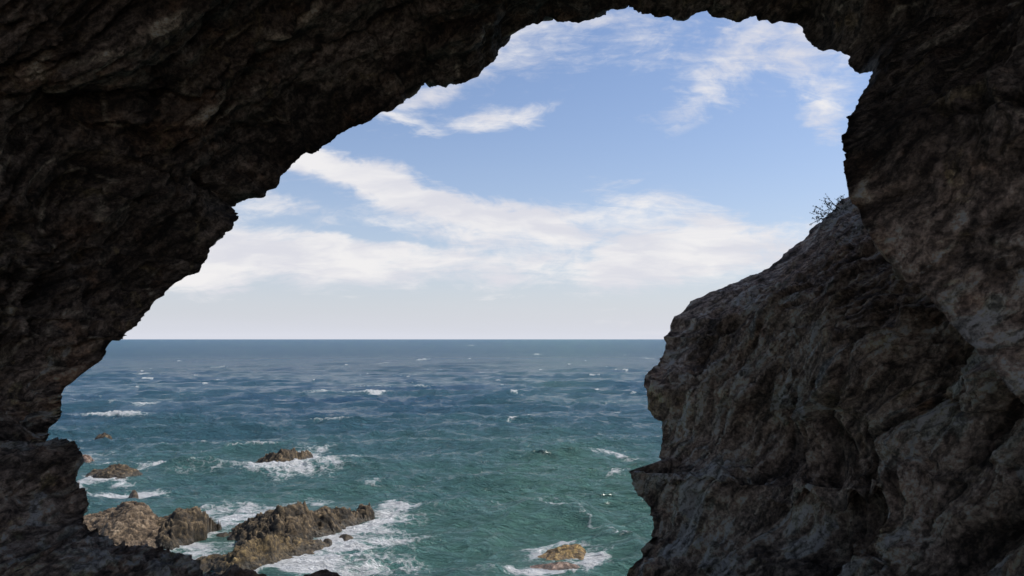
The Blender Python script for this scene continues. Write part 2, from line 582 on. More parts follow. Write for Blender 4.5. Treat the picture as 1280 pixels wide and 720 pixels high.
def relief(P, a_dir, k=1.0, blk=1.0, sm=1.0):
    """displacement (m), ridge mask and strata threads for points P (N,3)"""
    a, b, c = basis(np.array(a_dir, float))
    W = P + 0.38 * vecnoise(P * 0.5, 2) + 0.05 * vecnoise(P * 2.2, 1, 5.0)
    q = np.stack([W @ a, W @ b, W @ c], 1)
    big = fbm(P * 0.42, 3, 0.45, 3.0)
    led = ridged(q * np.array([0.22, 1.3, 1.3]), 3, 0.5, 9.0)          # long folded ledges
    crag = ridged(q * np.array([0.45, 4.0, 4.0]), 4, 0.58, 21.0)          # finer folds beside them
    hL, eL = facets(q * np.array([0.42, 1.6, 1.6]) + 0.12 * vecnoise(P * 3.0, 1, 8.0), 3)
    hM, eM = facets(q * np.array([1.3, 5.0, 5.0]) + 0.20 * vecnoise(P * 6.0, 1, 18.0), 31)
    fine = ridged(q * np.array([3.0, 12.0, 12.0]), 3, 0.62, 31.0)
    grain = ridged(q * np.array([0.9, 6.5, 6.5]), 3, 0.6, 61.0) - 0.7
    mask = sstep(fbm(P * 0.7, 2, 0.5, 55.0), -0.35, 0.5)
    crk = (1 - sstep(eL, 0.0, 0.14)) * 0.05 + (1 - sstep(eM, 0.0, 0.2)) * 0.018
    d = 0.26 * big + 0.17 * led + 0.075 * sm * crag * (0.35 + 0.75 * mask) + 0.14 * blk * hL + 0.050 * blk * hM * (0.4 + 0.8 * mask) - crk * (0.4 + 0.6 * sm) + 0.016 * fine
    ridge = 0.22 * led + 0.30 * crag + 0.16 * fine + 0.10 * hM - 6.0 * crk - 0.02
    ridge = np.clip(ridge, 0, 1.3)
    th = q * np.array([0.35, 3.4, 3.4])
    strat = 1 - np.abs(perlin(th + 77.0)) * 1.9
    return d * k - 0.20 * k, ridge, strat, grain


# ------------------------------------------------------------------ the cave
RIM = [  # px, py of the opening's edge in the photo, forward distance (m)
 (150,427,7.0),(158,421,7.0),(166,411,7.1),(176,402,7.1),(183,392,7.2),(192,381,7.3),(206,366,7.4),(220,354,7.5),(234,345,7.6),(246,337,7.6),
 (251,328,7.7),(258,321,7.7),(260,312,7.7),(268,300,7.7),(279,289,7.8),(289,281,7.8),(296,272,7.9),(295,265,8.0),(289,261,8.1),(291,255,8.1),
 (298,251,8.1),(314,249,8.1),(328,244,8.1),(338,237,8.2),(345,230,8.2),(352,220,8.2),(360,210,8.3),(371,201,8.3),(380,193,8.3),(383,191,8.3),
 (387,193,8.3),(397,189,8.3),(404,185,8.4),(411,179,8.4),(426,171,8.5),(441,159,8.5),(456,153,8.5),(472,142,8.6),(487,136,8.6),(502,128,8.6),
 (507,121,8.7),(514,113,8.7),(527,104,8.7),(540,101,8.7),(547,104,8.7),(563,101,8.7),(579,99,8.7),(594,92,8.7),(606,82,8.8),(615,75,8.8),
 (619,63,8.9),(620,49,9.0),(634,41,9.0),(646,35,9.0),(658,31,9.0),(664,32,9.0),(674,29,9.1),(681,20,9.1),(696,27,9.1),(717,24,9.1),
 (737,20,9.2),(746,12,9.2),(756,8,9.2),(772,7,9.2),(786,4,9.2),(795,11,9.2),(807,16,9.1),(817,19,9.1),(827,22,9.1),(834,19,9.1),
 (850,20,9.0),(870,15,9.0),(884,12,9.0),(889,21,8.9),(905,23,8.9),(924,28,8.8),(932,21,8.8),(944,19,8.7),(948,27,8.7),(959,25,8.7),
 (965,30,8.6),(977,27,8.5),(991,29,8.5),(1002,32,8.4),(1008,43,8.3),(1016,57,8.2),(1029,64,8.0),(1041,61,7.9),(1053,64,7.8),(1063,70,7.7),
 (1062,80,7.6),(1069,90,7.5),(1075,93,7.3),(1084,88,7.0),(1091,87,6.6),(1084,100,6.2),(1078,111,6.0),(1070,130,5.7),(1059,146,5.5),(1057,159,5.4),
 (1051,171,5.3),(1053,184,5.2),(1055,198,5.15),(1057,219,5.1),(1059,234,5.05),(1063,246,5.0),(1074,261,5.0),(1084,286,4.9),(1101,307,4.8),(1118,327,4.75),
 (1150,362,4.7),(1180,392,4.6),(1215,430,4.5),(1250,470,4.4),(1300,530,4.3),(1340,600,4.2),(1320,700,4.1),(1200,780,4.1),(1000,800,4.1),(800,785,4.2),
 (600,775,4.4),(480,745,4.7),(430,722,4.9),(419,718,4.9),(408,714,4.9),(395,713,4.9),(383,716,4.9),(371,721,4.9),(350,724,4.9),(330,719,4.9),
 (316,714,4.9),(302,712,4.9),(293,709,4.9),(285,711,4.9),(276,716,4.9),(266,719,4.95),(256,717,5.0),(249,709,5.0),(240,700,5.0),(231,693,5.05),
 (220,689,5.1),(200,686,5.1),(182,684,5.15),(165,682,5.2),(148,678,5.2),(130,668,5.25),(115,660,5.3),(104,652,5.35),(107,644,5.5),(110,631,5.6),
 (109,622,5.6),(102,611,5.65),(96,600,5.7),(97,587,5.7),(102,575,5.7),(101,564,5.75),(96,556,5.8),(82,552,5.85),(67,553,5.9),(57,553,6.0),
 (60,547,6.2),(64,540,6.3),(69,531,6.35),(78,524,6.4),(80,516,6.45),(78,511,6.5),(81,500,6.5),(80,491,6.6),(84,482,6.7),(96,476,6.8),
 (113,462,6.85),(124,454,6.9),(133,447,6.95),(142,435,7.0)]


def resample_closed(K, n, dens):
    """points along closed polyline K (m,3); dens gives relative density per key"""
    Kc = np.vstack([K, K[:1]])
    seg = np.linalg.norm(np.diff(Kc[:, :2], axis=0), axis=1) * dens
    cum = np.concatenate([[0], np.cumsum(seg)])
    t = np.linspace(0, cum[-1], n, endpoint=False)
    return np.stack([np.interp(t, cum, Kc[:, k]) for k in range(3)], 1)


def gauss_smooth(v, k, wrap=True):
    for _ in range(k):
        v = (np.roll(v, 1, 0) + v + np.roll(v, -1, 0)) / 3
    return v


def anchored(Pflat, scr, lst):
    """sum of soft bumps centred on the surface spots seen at given photo pixels"""
    s = np.zeros(len(Pflat))
    px = 640 + F * Pflat[:, 0] / np.maximum(Pflat[:, 1], 0.3)
    py = HZ - F * Pflat[:, 2] / np.maximum(Pflat[:, 1], 0.3)
    for (x, y, r, w) in lst:
        j = np.argmin((px - x) ** 2 + (py - y) ** 2 + (Pflat[:, 1] < 0.5) * 1e6)
        d2 = ((Pflat - Pflat[j]) ** 2).sum(1)
        s += w * np.exp(-d2 / (r * r))
    return s


def build_cave():
    K = np.array(RIM, float)
    dens = np.ones(len(K))
    for i, (x, y, d) in enumerate(RIM):
        if x > 1285 or y > 740:
            dens[i] = 0.16
        elif x > 1130:
            dens[i] = 0.8
    NU = 1500
    R = resample_closed(K, NU, dens)
    # keep a soft corner but no polygon look
    R = 0.5 * R + 0.5 * gauss_smooth(R, 2)
    cx, cy = 600.0, 400.0
    ang = np.unwrap(np.arctan2(-(R[:, 1] - cy), R[:, 0] - cx))
    sgn = -1 if ang[-1] < ang[0] else 1
    mono = np.maximum.accumulate(ang * sgn) * sgn
    total = mono[-1] - mono[0]
    lin = np.linspace(0, 2 * math.pi * sgn, NU, endpoint=False)
    dev = mono - mono[0] - lin
    dev = gauss_smooth(dev, 2500)
    an = mono[0] + lin + dev
    ca, sa = np.cos(an), np.sin(an)
    Rw = ray(R[:, 0], R[:, 1]) * R[:, 2:3]

    Rsoft = gauss_smooth(Rw, 420)

    def ring(y, cx_, cz, rl, rr, rt, floor):
        rx = np.where(ca < 0, rl, rr)
        z = cz + sa * np.where(sa > 0, rt, 3.4)
        x = cx_ + rx * ca
        z = np.maximum(z, floor)
        return np.stack([x, np.full_like(x, y), z], 1)
    r_rear = ring(-2.2, -0.1, 0.4, 6.6, 5.6, 5.4, -1.75)  # unseen rear end, left wide open to let sky light onto the walls
    r_near = ring(0.4, -0.1, 0.3, 6.3, 5.2, 5.6, -1.75)
    out_dir = np.stack([ca, np.zeros_like(ca), sa], 1)
    r_lip = Rw + out_dir * 0.45 + np.array([0, 0.35, 0])
    big_r = np.stack([13 * ca, np.full_like(ca, 3.0), np.where(sa > 0, 9 * sa, 11.5 * sa)], 1)
    big_b = big_r.copy(); big_b[:, 1] = -2.8
    rings = []
    # rear -> near
    for t in np.linspace(0, 1, 26)[:-1]:
        rings.append((r_rear * (1 - t) + r_near * t, 1.0, 0))
    # near -> rim, rows even as seen from the cave
    yr = 1.0; f0 = 0.45
    wv = np.linspace(1 / f0, 1.0, 300)
    ts = []
    fr_near = 0.0
    ys = np.concatenate([np.linspace(0.06, f0, 22)[:-1], 1 / wv])   # fraction of rim distance
    for yf in ys:
        ts.append(yf)
    for yf in ts:
        # t from rim(0) to near(1) where y = yf*yR
        y = yf * Rw[:, 1]
        t = (Rw[:, 1] - y) / (Rw[:, 1] - 0.4)
        t = np.clip(t, 0, 1)
        e_ = sstep(np.full(NU, 1 - yf), 0.015, 0.16)[:, None]
        base_ = Rw * (1 - e_) + Rsoft * e_
        P = base_ + (r_near - base_) * t[:, None]
        P = P + out_dir * (np.sin(np.pi * np.sqrt(t)) * 0.42 * np.where(sa < -0.5, 0.1, 1.0))[:, None]
        edge = 1 - yf
        rings.append((P, 0.12 + 0.88 * min(1, (edge / 0.11)), 1))
    for t in np.linspace(0, 1, 9)[1:]:
        k = math.sin(t * math.pi / 2)
        P = Rw + (r_lip - Rw) * t
        P = P - out_dir * (0.0)
        rings.append((P, 0.25 + 0.75 * t, 1))
    for t in np.linspace(0, 1, 30)[1:]:
        rings.append((r_lip * (1 - t) + big_r * t, 1.0, 0))
    for t in np.linspace(0, 1, 16)[1:]:
        rings.append((big_r * (1 - t) + big_b * t, 1.0, 0))
    for t in np.linspace(0, 1, 14)[1:-1]:
        rings.append((big_b * (1 - t) + r_rear * t, 1.0, 0))
    P = np.stack([r[0] for r in rings], 0)
    wgt = np.array([r[1] for r in rings])[:, None] * np.ones((1, NU))
    N = smooth_grid(grid_normals(P, True), 6, True)
    # orient: interior rows point to the tunnel axis
    mid = 120
    tow = (np.array([0.3, 0, 0.5]) - P[mid]) * np.array([1, 0, 1])
    if (N[mid] * tow).sum() < 0:
        N = -N
    nr = P.shape[0]
    flat = P.reshape(-1, 3)
    dis, ridge, strat, grain = relief(flat, STR_A, 1.0, 0.8)
    dis = dis.reshape(nr, NU)
    floorish = sstep(-P[..., 2], 1.0, 1.5)
    # small-grain part keeps full strength right at the edge
    fine = (0.034 * grain * (1 - 0.6 * sstep(flat[:, 0], 1.3, 2.0))).reshape(nr, NU)
    lumps = anchored(flat, None, [
        (1120, 175, 0.55, 0.22), (1185, 260, 0.40, -0.15), (1150, 330, 0.35, 0.12), (1235, 330, 0.45, 0.16), (1190, 90, 0.5, -0.22),
        (85, 600, 0.42, 0.26), (40, 520, 0.4, -0.22), (20, 640, 0.35, 0.10), (70, 690, 0.4, 0.12), (180, 700, 0.30, 0.08), (120, 660, 0.2, -0.08),
        (590, 75, 0.5, 0.18), (490, 30, 0.6, -0.12), (330, 200, 0.5, 0.10), (250, 300, 0.4, 0.10), (420, 120, 0.5, -0.08), (130, 250, 0.9, -0.22),
        (760, 0, 0.5, 0.1), (1030, 30, 0.5, 0.12)]).reshape(nr, NU)
    disp = dis * wgt * (1 - 0.55 * floorish) + lumps * np.clip(wgt, 0, 1) + fine
    V = P + N * disp[..., None]
    sa_ = flat[:, 0]
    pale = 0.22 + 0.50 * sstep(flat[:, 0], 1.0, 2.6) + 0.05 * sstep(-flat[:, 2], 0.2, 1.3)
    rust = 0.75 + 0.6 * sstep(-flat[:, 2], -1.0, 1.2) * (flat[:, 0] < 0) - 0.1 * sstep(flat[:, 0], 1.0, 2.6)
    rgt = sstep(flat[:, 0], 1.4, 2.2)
    fill_tone = 1.12 + 2.9 * sstep(-flat[:, 2], -0.6, 1.0) * (1 - rgt) + rgt * (4.2 * sstep(-flat[:, 2], -1.5, 0.4) + 0.05)  # albedo raised toward the bottom, painted in place of missing fill light
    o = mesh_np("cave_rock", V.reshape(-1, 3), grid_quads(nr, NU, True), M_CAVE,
                dict(ridge=ridge, strat=strat, pale=pale, rust=rust, fill_tone=fill_tone))
    link(o)
    o['kind'] = 'structure'
    o['label'] = 'dark brown sea cave wall and roof framing the view of the sea'
    return o


CLIFF = [  # px, py of the headland's edge in the photo, forward distance (m)
 (1420,-260,16.0),(1300,-60,14.5),(1200,60,13.0),(1130,160,11.5),(1085,222,10.6),  # unseen rise behind the pillar, added to shade the face below
 (1060,247,10.2),(1050,252,10.1),(1040,262,10.0),(1033,267,10.0),(1032,275,10.0),(1023,279,9.95),(1015,285,9.9),(1008,295,9.85),(993,310,9.8),
 (983,317,9.75),(973,325,9.7),(960,333,9.7),(943,342,9.6),(917,352,9.6),(893,362,9.5),(877,370,9.5),(863,377,9.5),(858,385,9.4),(850,392,9.4),
 (840,398,9.3),(837,407,9.3),(838,413,9.3),(828,421,9.2),(831,429,9.2),(829,440,9.1),(822,447,9.1),(820,456,9.0),(808,464,8.9),(803,476,8.8),
 (806,488,8.7),(808,496,8.7),(808,510,8.7),(813,520,8.7),(823,529,8.6),(826,544,8.6),(823,560,8.5),(821,569,8.5),(823,580,8.4),(818,586,8.3),
 (798,588,8.1),(785,589,8.0),(787,600,8.0),(793,613,8.0),(802,624,8.0),(808,636,8.0),(813,647,7.9),(816,660,7.9),(813,669,7.9),(806,678,7.8),
 (800,689,7.8),(801,696,7.8),(791,704,7.7),(784,711,7.7),(780,720,7.7),(768,745,7.7),(760,800,7.8),(735,900,8.0),(700,1050,8.2),(670,1300,8.6),(650,1700,9.0)]


def build_cliff():
    K = np.array(CLIFF, float)
    dn = np.where((K[:, 1] < 230) | (K[:, 1] > 735), 0.13, 1.0)
    seg = np.linalg.norm(np.diff(K[:, :2], axis=0), axis=1) * dn[:-1]
    cum = np.concatenate([[0], np.cumsum(seg)])
    NV = 760
    t = np.linspace(0, cum[-1], NV)
    Fp = np.stack([np.interp(t, cum, K[:, k]) for k in range(3)], 1)
    Fs = Fp.copy()
    Fs[1:-1] = (Fp[:-2] + Fp[1:-1] * 2 + Fp[2:]) / 4
    Fp = Fs
    Fw = ray(Fp[:, 0], Fp[:, 1]) * Fp[:, 2:3]
    Fsoft = Fw.copy()
    for _ in range(420):
        Fsoft[1:-1] = (Fsoft[:-2] + Fsoft[1:-1] + Fsoft[2:]) / 3
    # near edge, where the wall passes behind the cave's own right pillar
    py = Fp[:, 1]
    ny = np.interp(py, [-260, 60, 247, 400, 560, 720, 1000, 1700], [-500, -220, 40, 330, 560, 800, 1300, 2600])
    nd = np.interp(py, [-260, 60, 247, 480, 720, 1700], [6.8, 5.8, 4.9, 4.1, 3.7, 3.6])
    Nw = ray(np.full_like(py, 1430.0), ny) * nd[:, None]
    rows = []
    keys = [Fw + np.array([11.0, 3.5, 9.5]), Fw + np.array([5.0, 2.2, 9.0]), Fw + np.array([4.0, 1.6, 0.3]), Fw]  # raised back rows: unseen wall added to keep sun off the visible face
    for j in range(3):
        for k in np.linspace(0, 1, 12)[:-1]:
            rnd_ = math.sin(k * math.pi) * (0.25 if j == 2 else 0.0)
            rows.append((keys[j] * (1 - k) + keys[j + 1] * k + np.array([-0.1, 0.8, 0.0]) * rnd_, 0.25 + 0.75 * ((1 - k) if j == 2 else 1.0), 0))
    for s in np.linspace(0, 1, 430):
        w = 1 / Fw[:, 1] * (1 - s) + 1 / Nw[:, 1] * s
        y = 1 / w
        tt = (Fw[:, 1] - y) / (Fw[:, 1] - Nw[:, 1])
        e_ = sstep(np.full(NV, s), 0.015, 0.17)[:, None]
        base_ = Fw * (1 - e_) + Fsoft * e_
        P = base_ + (Nw - base_) * tt[:, None]
        # belly outwards, away from straight rulings
        bow = np.sin(np.pi * np.clip(tt, 0, 1) ** 0.8) * 0.34
        P = P + np.array([0.75, 0.55, 0.0]) * bow[:, None]
        rows.append((P, 0.13 + 0.87 * min(1, s / 0.11), 1))
    P = np.stack([r[0] for r in rows], 0)
    wgt = np.array([r[1] for r in rows])[:, None] * np.ones((1, NV))
    N = smooth_grid(grid_normals(P), 6)
    if (N[200] * (-P[200])).sum() < 0:
        N = -N
    nr = P.shape[0]
    flat = P.reshape(-1, 3)
    d1, ridge, strat, grain = relief(flat, (-0.35, 0.45, -0.80), 1.0, 0.50, 0.55)
    # near the top the bedding dips with the slope
    d2, ridge2, strat2, grain2 = relief(flat + 40.0, (0.72, 0.25, 0.62), 0.95, 0.75, 0.8)
    mixw = sstep(flat[:, 2] - 0.10 * flat[:, 1], -1.0, 0.5)
    dis = d1 * (1 - mixw) + d2 * mixw
    ridge = ridge * (1 - mixw) + ridge2 * mixw
    strat = strat * (1 - mixw) + strat2 * mixw
    fine = 0.026 * (grain * (1 - mixw) + grain2 * mixw)
    lst = [(1010, 640, 0.55, -0.45), (950, 570, 0.45, -0.16), (905, 620, 0.35, 0.12), (1060, 430, 0.5, 0.22), (960, 480, 0.4, -0.10),
           (1130, 560, 0.5, 0.18), (1180, 480, 0.30, -0.22), (880, 450, 0.6, 0.10), (830, 520, 0.22, -0.10), (1230, 620, 0.4, -0.10), (1080, 650, 0.28, -0.12),
           (815, 480, 0.22, 0.03), (985, 385, 0.5, 0.10), (1100, 700, 0.35, 0.14)]
    lumps = anchored(flat, None, lst)
    disp = dis.reshape(nr, NV) * wgt + lumps.reshape(nr, NV) * wgt + fine.reshape(nr, NV)
    V = P + N * disp[..., None]
    pale = 0.38 + anchored(flat, None, [(1080, 430, 0.8, 0.75), (1160, 520, 0.7, 0.5), (1180, 660, 0.6, 0.5), (960, 490, 0.4, 0.35),
                                       (980, 320, 0.7, 0.55), (900, 660, 0.5, 0.2), (1010, 640, 0.6, -0.4)])
    rust = 0.35 + anchored(flat, None, [(812, 490, 0.35, 0.8), (1170, 500, 0.35, 0.8), (820, 700, 0.5, 0.4), (1000, 330, 0.5, 0.4)])
    fill_tone = 4.0 + 1.1 * fbm(flat * 0.8, 3, 0.5, 91.0)  # wall albedo lifted in place of fill light, varied by noise
    o = mesh_np("cliff", V.reshape(-1, 3), grid_quads(nr, NV), M_CLIFF, dict(fill_tone=fill_tone, ridge=ridge, strat=strat, pale=pale, rust=rust))
    link(o)
    o['kind'] = 'structure'
    o['label'] = 'steep grey brown headland cliff closing the right side of the cave mouth'
    return o


def build_bounce_ground():
    """unseen pale sandy ground, added behind the cave to bounce sunlight onto its walls"""
    n = 120
    xs = np.linspace(-60, 60, n); ys = np.linspace(-70, -0.6, n)
    X, Y = np.meshgrid(xs, ys)
    P = np.stack([X.ravel(), Y.ravel(), 0 * X.ravel()], 1)
    z = -1.86 + 0.15 * fbm(P * 0.25, 3) + 0.6 * sstep(-P[:, 1], 6, 60) * (1 + fbm(P * 0.05, 2))
    edge = np.minimum(60 - np.abs(P[:, 0]), 70 + P[:, 1])
    z = z - 12 * (1 - sstep(edge, 0, 16)) - 10.5 * sstep(np.abs(P[:, 0]), 12.0, 26.0) * sstep(P[:, 1], -14.0, -2.0)
    P[:, 2] = z
    m, g, p = new_mat("bounce_sand")
    tc = g.n('ShaderNodeTexCoord').outputs['Object']
    g.put(p.inputs['Base Color'], g.mix(g.noise(tc, 1.2, 8, 0.7), (0.36, 0.31, 0.24), (0.50, 0.44, 0.35)))
    p.inputs['Roughness'].default_value = 0.9
    o = mesh_np("bounce_ground", P, grid_quads(n, n), m)
    link(o)
    o['kind'] = 'structure'


build_bounce_ground()
cave = build_cave()
cliff = build_cliff()

# ------------------------------------------------------------------ sea rocks
def sea_pt(px, py):
    d = H * F / (py - HZ)
    return np.array([(px - 640) / F * d, d])


ROCKS = []


def ridge_rock(name, top, base, mat, label, depth=2.2, back=1.3, res=0.045, rough=1.0, conv=0.8, group=None, seed=0.0):
    """a rock from its skyline and its front waterline (photo px, py), built as a solid height sheet standing in the sea"""
    top = np.array(top, float) + [0, 1.5]; base = np.array(base, float)
    yf_mid = H * F / (base[:, 1].mean() - HZ)
    pxs = np.concatenate([top[:, 0], base[:, 0]])
    yb = H * F / (base[:, 1] - HZ)
    y0, y1 = yb.min() - 0.8, yb.max() + depth + back + 0.8
    x0 = (pxs.min() - 640) / F * (y1 if pxs.min() < 640 else y0) - 0.8
    x1 = (pxs.max() - 640) / F * (y0 if pxs.max() < 640 else y1) + 0.8
    cx, cy = (x0 + x1) / 2, (y0 + y1) / 2
    nx = int((x1 - x0) / res) + 1; ny = int((y1 - y0) / res) + 1
    X, Y = np.meshgrid(np.linspace(x0, x1, nx), np.linspace(y0, y1, ny))
    P2 = np.stack([X.ravel(), Y.ravel(), np.full(X.size, seed)], 1)
    wv = vecnoise(P2 * 0.9, 3, 8.0) * 0.34 * min(1.0, depth / 2)
    Xw = P2[:, 0] + wv[:, 0]; Yw = P2[:, 1] + wv[:, 1]
    # look the outline up along x at a fixed reference distance
    bx = (base[:, 0] - 640) / F * yb
    front = np.interp(Xw, bx, yb)
    dep = depth * (0.8 + 0.25 * perlin(P2 * np.array([0.5, 0.0, 1]) + 3.1))
    ridge_y = front + dep
    pxr = 640 + F * Xw / ridge_y
    pyr = np.interp(pxr, top[:, 0], top[:, 1])
    zt = H - (pyr - HZ) / F * ridge_y
    inside = sstep(pxr, top[0, 0] - 4, top[0, 0] + 3) * (1 - sstep(pxr, top[-1, 0] - 3, top[-1, 0] + 4))
    zt = (zt + (0.03 if depth > 2.25 else 0.15)) * inside - 0.6 * (1 - inside)
    t = (Yw - front) / dep
    up = np.clip(t, 0, 1) ** conv
    h = (zt + 0.15) * up - 0.15
    h = h - np.where(t > 1, (np.maximum(zt, 0) + 0.8) * np.clip((t - 1) * dep / back, 0, 2) ** 1.4, 0)
    h = np.where((t < 0), t * dep * 0.9 - 0.15, h)
    h = np.maximum(h, -1.2)
    Q = np.stack([Xw, Yw, h * 1.0 + seed], 1)
    A_ = np.array([[0.86, 0.18, -0.47], [-0.25, 0.96, -0.10], [0.44, 0.2, 0.87]])
    q = Q @ A_.T
    a = min(1.0, max(zt.max(), 0.25) / 1.3) * rough
    sh = sstep(h, -0.5, 0.25)
    hL, eL = facets(q * np.array([0.8, 1.5, 1.9]) + 0.12 * vecnoise(Q * 2.5, 1, 4.0), 11)
    hM, eM = facets(q * np.array([2.4, 4.0, 5.0]) + 0.2 * vecnoise(Q * 6.0, 1, 14.0), 17)
    rd = ridged(q * np.array([0.9, 2.6, 3.2]), 5, 0.6, 3.3)
    cr = fbm(Q * 7.0, 3, 0.6, 9.1)
    crk = (1 - sstep(eL, 0, 0.16)) * 0.10 + (1 - sstep(eM, 0, 0.22)) * 0.035
    h2 = h + a * sh * (0.10 * hL + 0.055 * hM + 0.055 * (rd - 0.9) + 0.13 * fbm(Q * np.array([1.2, 1.2, 1.2]), 3, 0.55, 19.0) + 0.045 * cr - crk)
    wx = 0.05 * a * sh
    V = np.stack([P2[:, 0] - cx + wx * perlin(Q * 5.1 + 5), P2[:, 1] - cy + wx * perlin(Q * 5.1 + 15), h2], 1)
    rm = np.clip(0.45 * rd + 0.25 * hM + 0.2 * cr - 5 * crk + 0.1, 0, 1.2)
    quads = grid_quads(ny, nx)
    keep = h2[quads].max(1) > -1.15 * 0.98
    o = mesh_np(name, V, quads[keep], mat, dict(ridge=rm, height=h2))
    o.location = (cx, cy, -H)
    ROCKS.append((cx, cy, (x1 - x0) / 2 - 0.3, (y1 - y0) / 2))
    link(o)
    o['label'] = label
    o['category'] = 'rock'
    if group:
        o['group'] = group
    return o


G = 'rocks standing in the shallow water below the cave'
ridge_rock("sea_rock", [(90, 648), (108, 643), (122, 638), (138, 634), (150, 628), (160, 626), (172, 627), (180, 633), (186, 641), (196, 648), (210, 655), (218, 668)],
           [(90, 692), (120, 696), (150, 698), (180, 700), (200, 697), (218, 686)], M_TAN,
           'pale tan dry rock at the left, half behind the cave floor', 4.2, 1.6, 0.045, 0.8, 0.75, G, 1.3)
ridge_rock("sea_rock", [(176, 660), (186, 650), (200, 644), (212, 640), (222, 636), (236, 635), (250, 635), (260, 638), (268, 646), (272, 656)],
           [(176, 688), (195, 690), (215, 689), (232, 684), (246, 680), (256, 674), (266, 668), (273, 662)], M_DARK,
           'rounded dark wet rock against the right side of the pale tan rock', 2.6, 1.3, 0.04, 1.0, 0.6, G, 4.7)
ridge_rock("sea_rock", [(284, 670), (292, 662), (304, 653), (318, 646), (334, 637), (347, 629), (360, 626), (374, 625), (382, 629), (384, 635), (392, 638), (404, 634),
                        (420, 631), (434, 632), (442, 636), (448, 637), (452, 631), (460, 629), (466, 632), (468, 642)],
           [(284, 674), (296, 684), (315, 690), (340, 689), (365, 682), (390, 675), (415, 669), (440, 662), (458, 655), (468, 649)], M_DARK,
           'largest rock, a long dark ridge with a round knob at its right end', 2.3, 1.3, 0.04, 1.1, 0.7, G, 7.9)
ridge_rock("sea_rock", [(238, 706), (252, 698), (272, 696), (288, 692), (300, 684), (312, 677), (326, 671), (342, 670), (360, 672), (380, 674), (396, 678), (408, 684), (412, 690)],
           [(238, 716), (265, 722), (290, 722), (312, 715), (335, 706), (350, 700), (372, 697), (392, 696), (412, 692)], M_GOLD,
           'low golden brown ledge in front of the long dark ridge', 2.1, 0.9, 0.04, 0.9, 0.8, G, 2.2)
ridge_rock("sea_rock", [(318, 578), (328, 572), (338, 568), (347, 566), (353, 560), (360, 559), (370, 562), (378, 564), (388, 565), (393, 570)],
           [(318, 583), (335, 586), (350, 586), (362, 583), (374, 579), (393, 575)], M_DARK,
           'jagged dark rock ringed by white surf, farthest out near the middle', 1.8, 1.6, 0.06, 1.1, 0.7, G, 5.1)
ridge_rock("sea_rock", [(112, 593), (119, 588), (130, 586), (138, 582), (150, 581), (160, 583), (169, 588), (175, 594)],
           [(112, 599), (130, 600), (150, 600), (175, 599)], M_DARK,
           'low oval brown rock with foam along its foot', 2.2, 1.5, 0.055, 1.0, 0.6, G, 9.4)
ridge_rock("sea_rock", [(160, 622), (163, 617), (166, 613), (169, 614), (172, 618), (174, 623)],
           [(160, 625), (167, 626), (174, 625)], M_TAN, 'small pointed rock standing alone in a patch of foam', 0.7, 0.6, 0.03, 0.7, 0.7, G, 3.3)
ridge_rock("sea_rock", [(119, 547), (124, 543), (129, 541), (134, 543), (139, 547)],
           [(121, 552), (129, 553), (137, 552)], M_DARK, 'tiny dark rock farthest out on the left with a white wash', 1.2, 1.2, 0.06, 0.8, 0.7, G, 6.6)
ridge_rock("sea_rock", [(94, 572), (100, 569), (107, 569), (113, 571), (118, 575)],
           [(94, 578), (106, 579), (118, 577)], M_RED, 'pinkish rock just showing past the cave edge', 1.0, 1.0, 0.05, 0.6, 0.7, G, 2.9)
ridge_rock("sea_rock", [(421, 674), (427, 670), (433, 670), (440, 672), (446, 675)],
           [(421, 676), (432, 678), (446, 677)], M_GOLD, 'small brown rock awash right of the long dark ridge', 0.7, 0.6, 0.03, 0.7, 0.7, G, 8.2)
ridge_rock("sea_rock", [(400, 679), (405, 676), (410, 675), (415, 677), (418, 681)],
           [(398, 682), (409, 684), (420, 682)], M_DARK, 'small rock between the golden ledge and the little awash rock', 0.8, 0.6, 0.03, 0.7, 0.7, G, 1.8)
ridge_rock("sea_rock", [(268, 671), (274, 668), (280, 667), (286, 671)],
           [(268, 672), (277, 673), (286, 672)], M_DARK, 'small flat dark rock in the foam channel between the two big rocks', 0.6, 0.5, 0.03, 0.5, 0.7, G, 7.1)
ridge_rock("sea_rock", [(652, 704), (668, 700), (684, 693), (698, 686), (712, 682), (724, 683), (731, 690), (732, 702)],
           [(652, 707), (675, 706), (700, 703), (716, 702), (730, 703)], M_OCHRE,
           'ochre rock in a ring of surf at the bottom, right of the middle', 1.5, 0.9, 0.035, 0.7, 0.8, G, 4.1)
ridge_rock("sea_rock", [(650, 713), (668, 708), (690, 706), (708, 705), (722, 708), (728, 712)],
           [(650, 715), (680, 716), (705, 715), (728, 714)], M_RED, 'low pinkish slab washed by surf in front of the ochre rock', 0.9, 0.6, 0.035, 0.6, 0.8, G, 5.9)

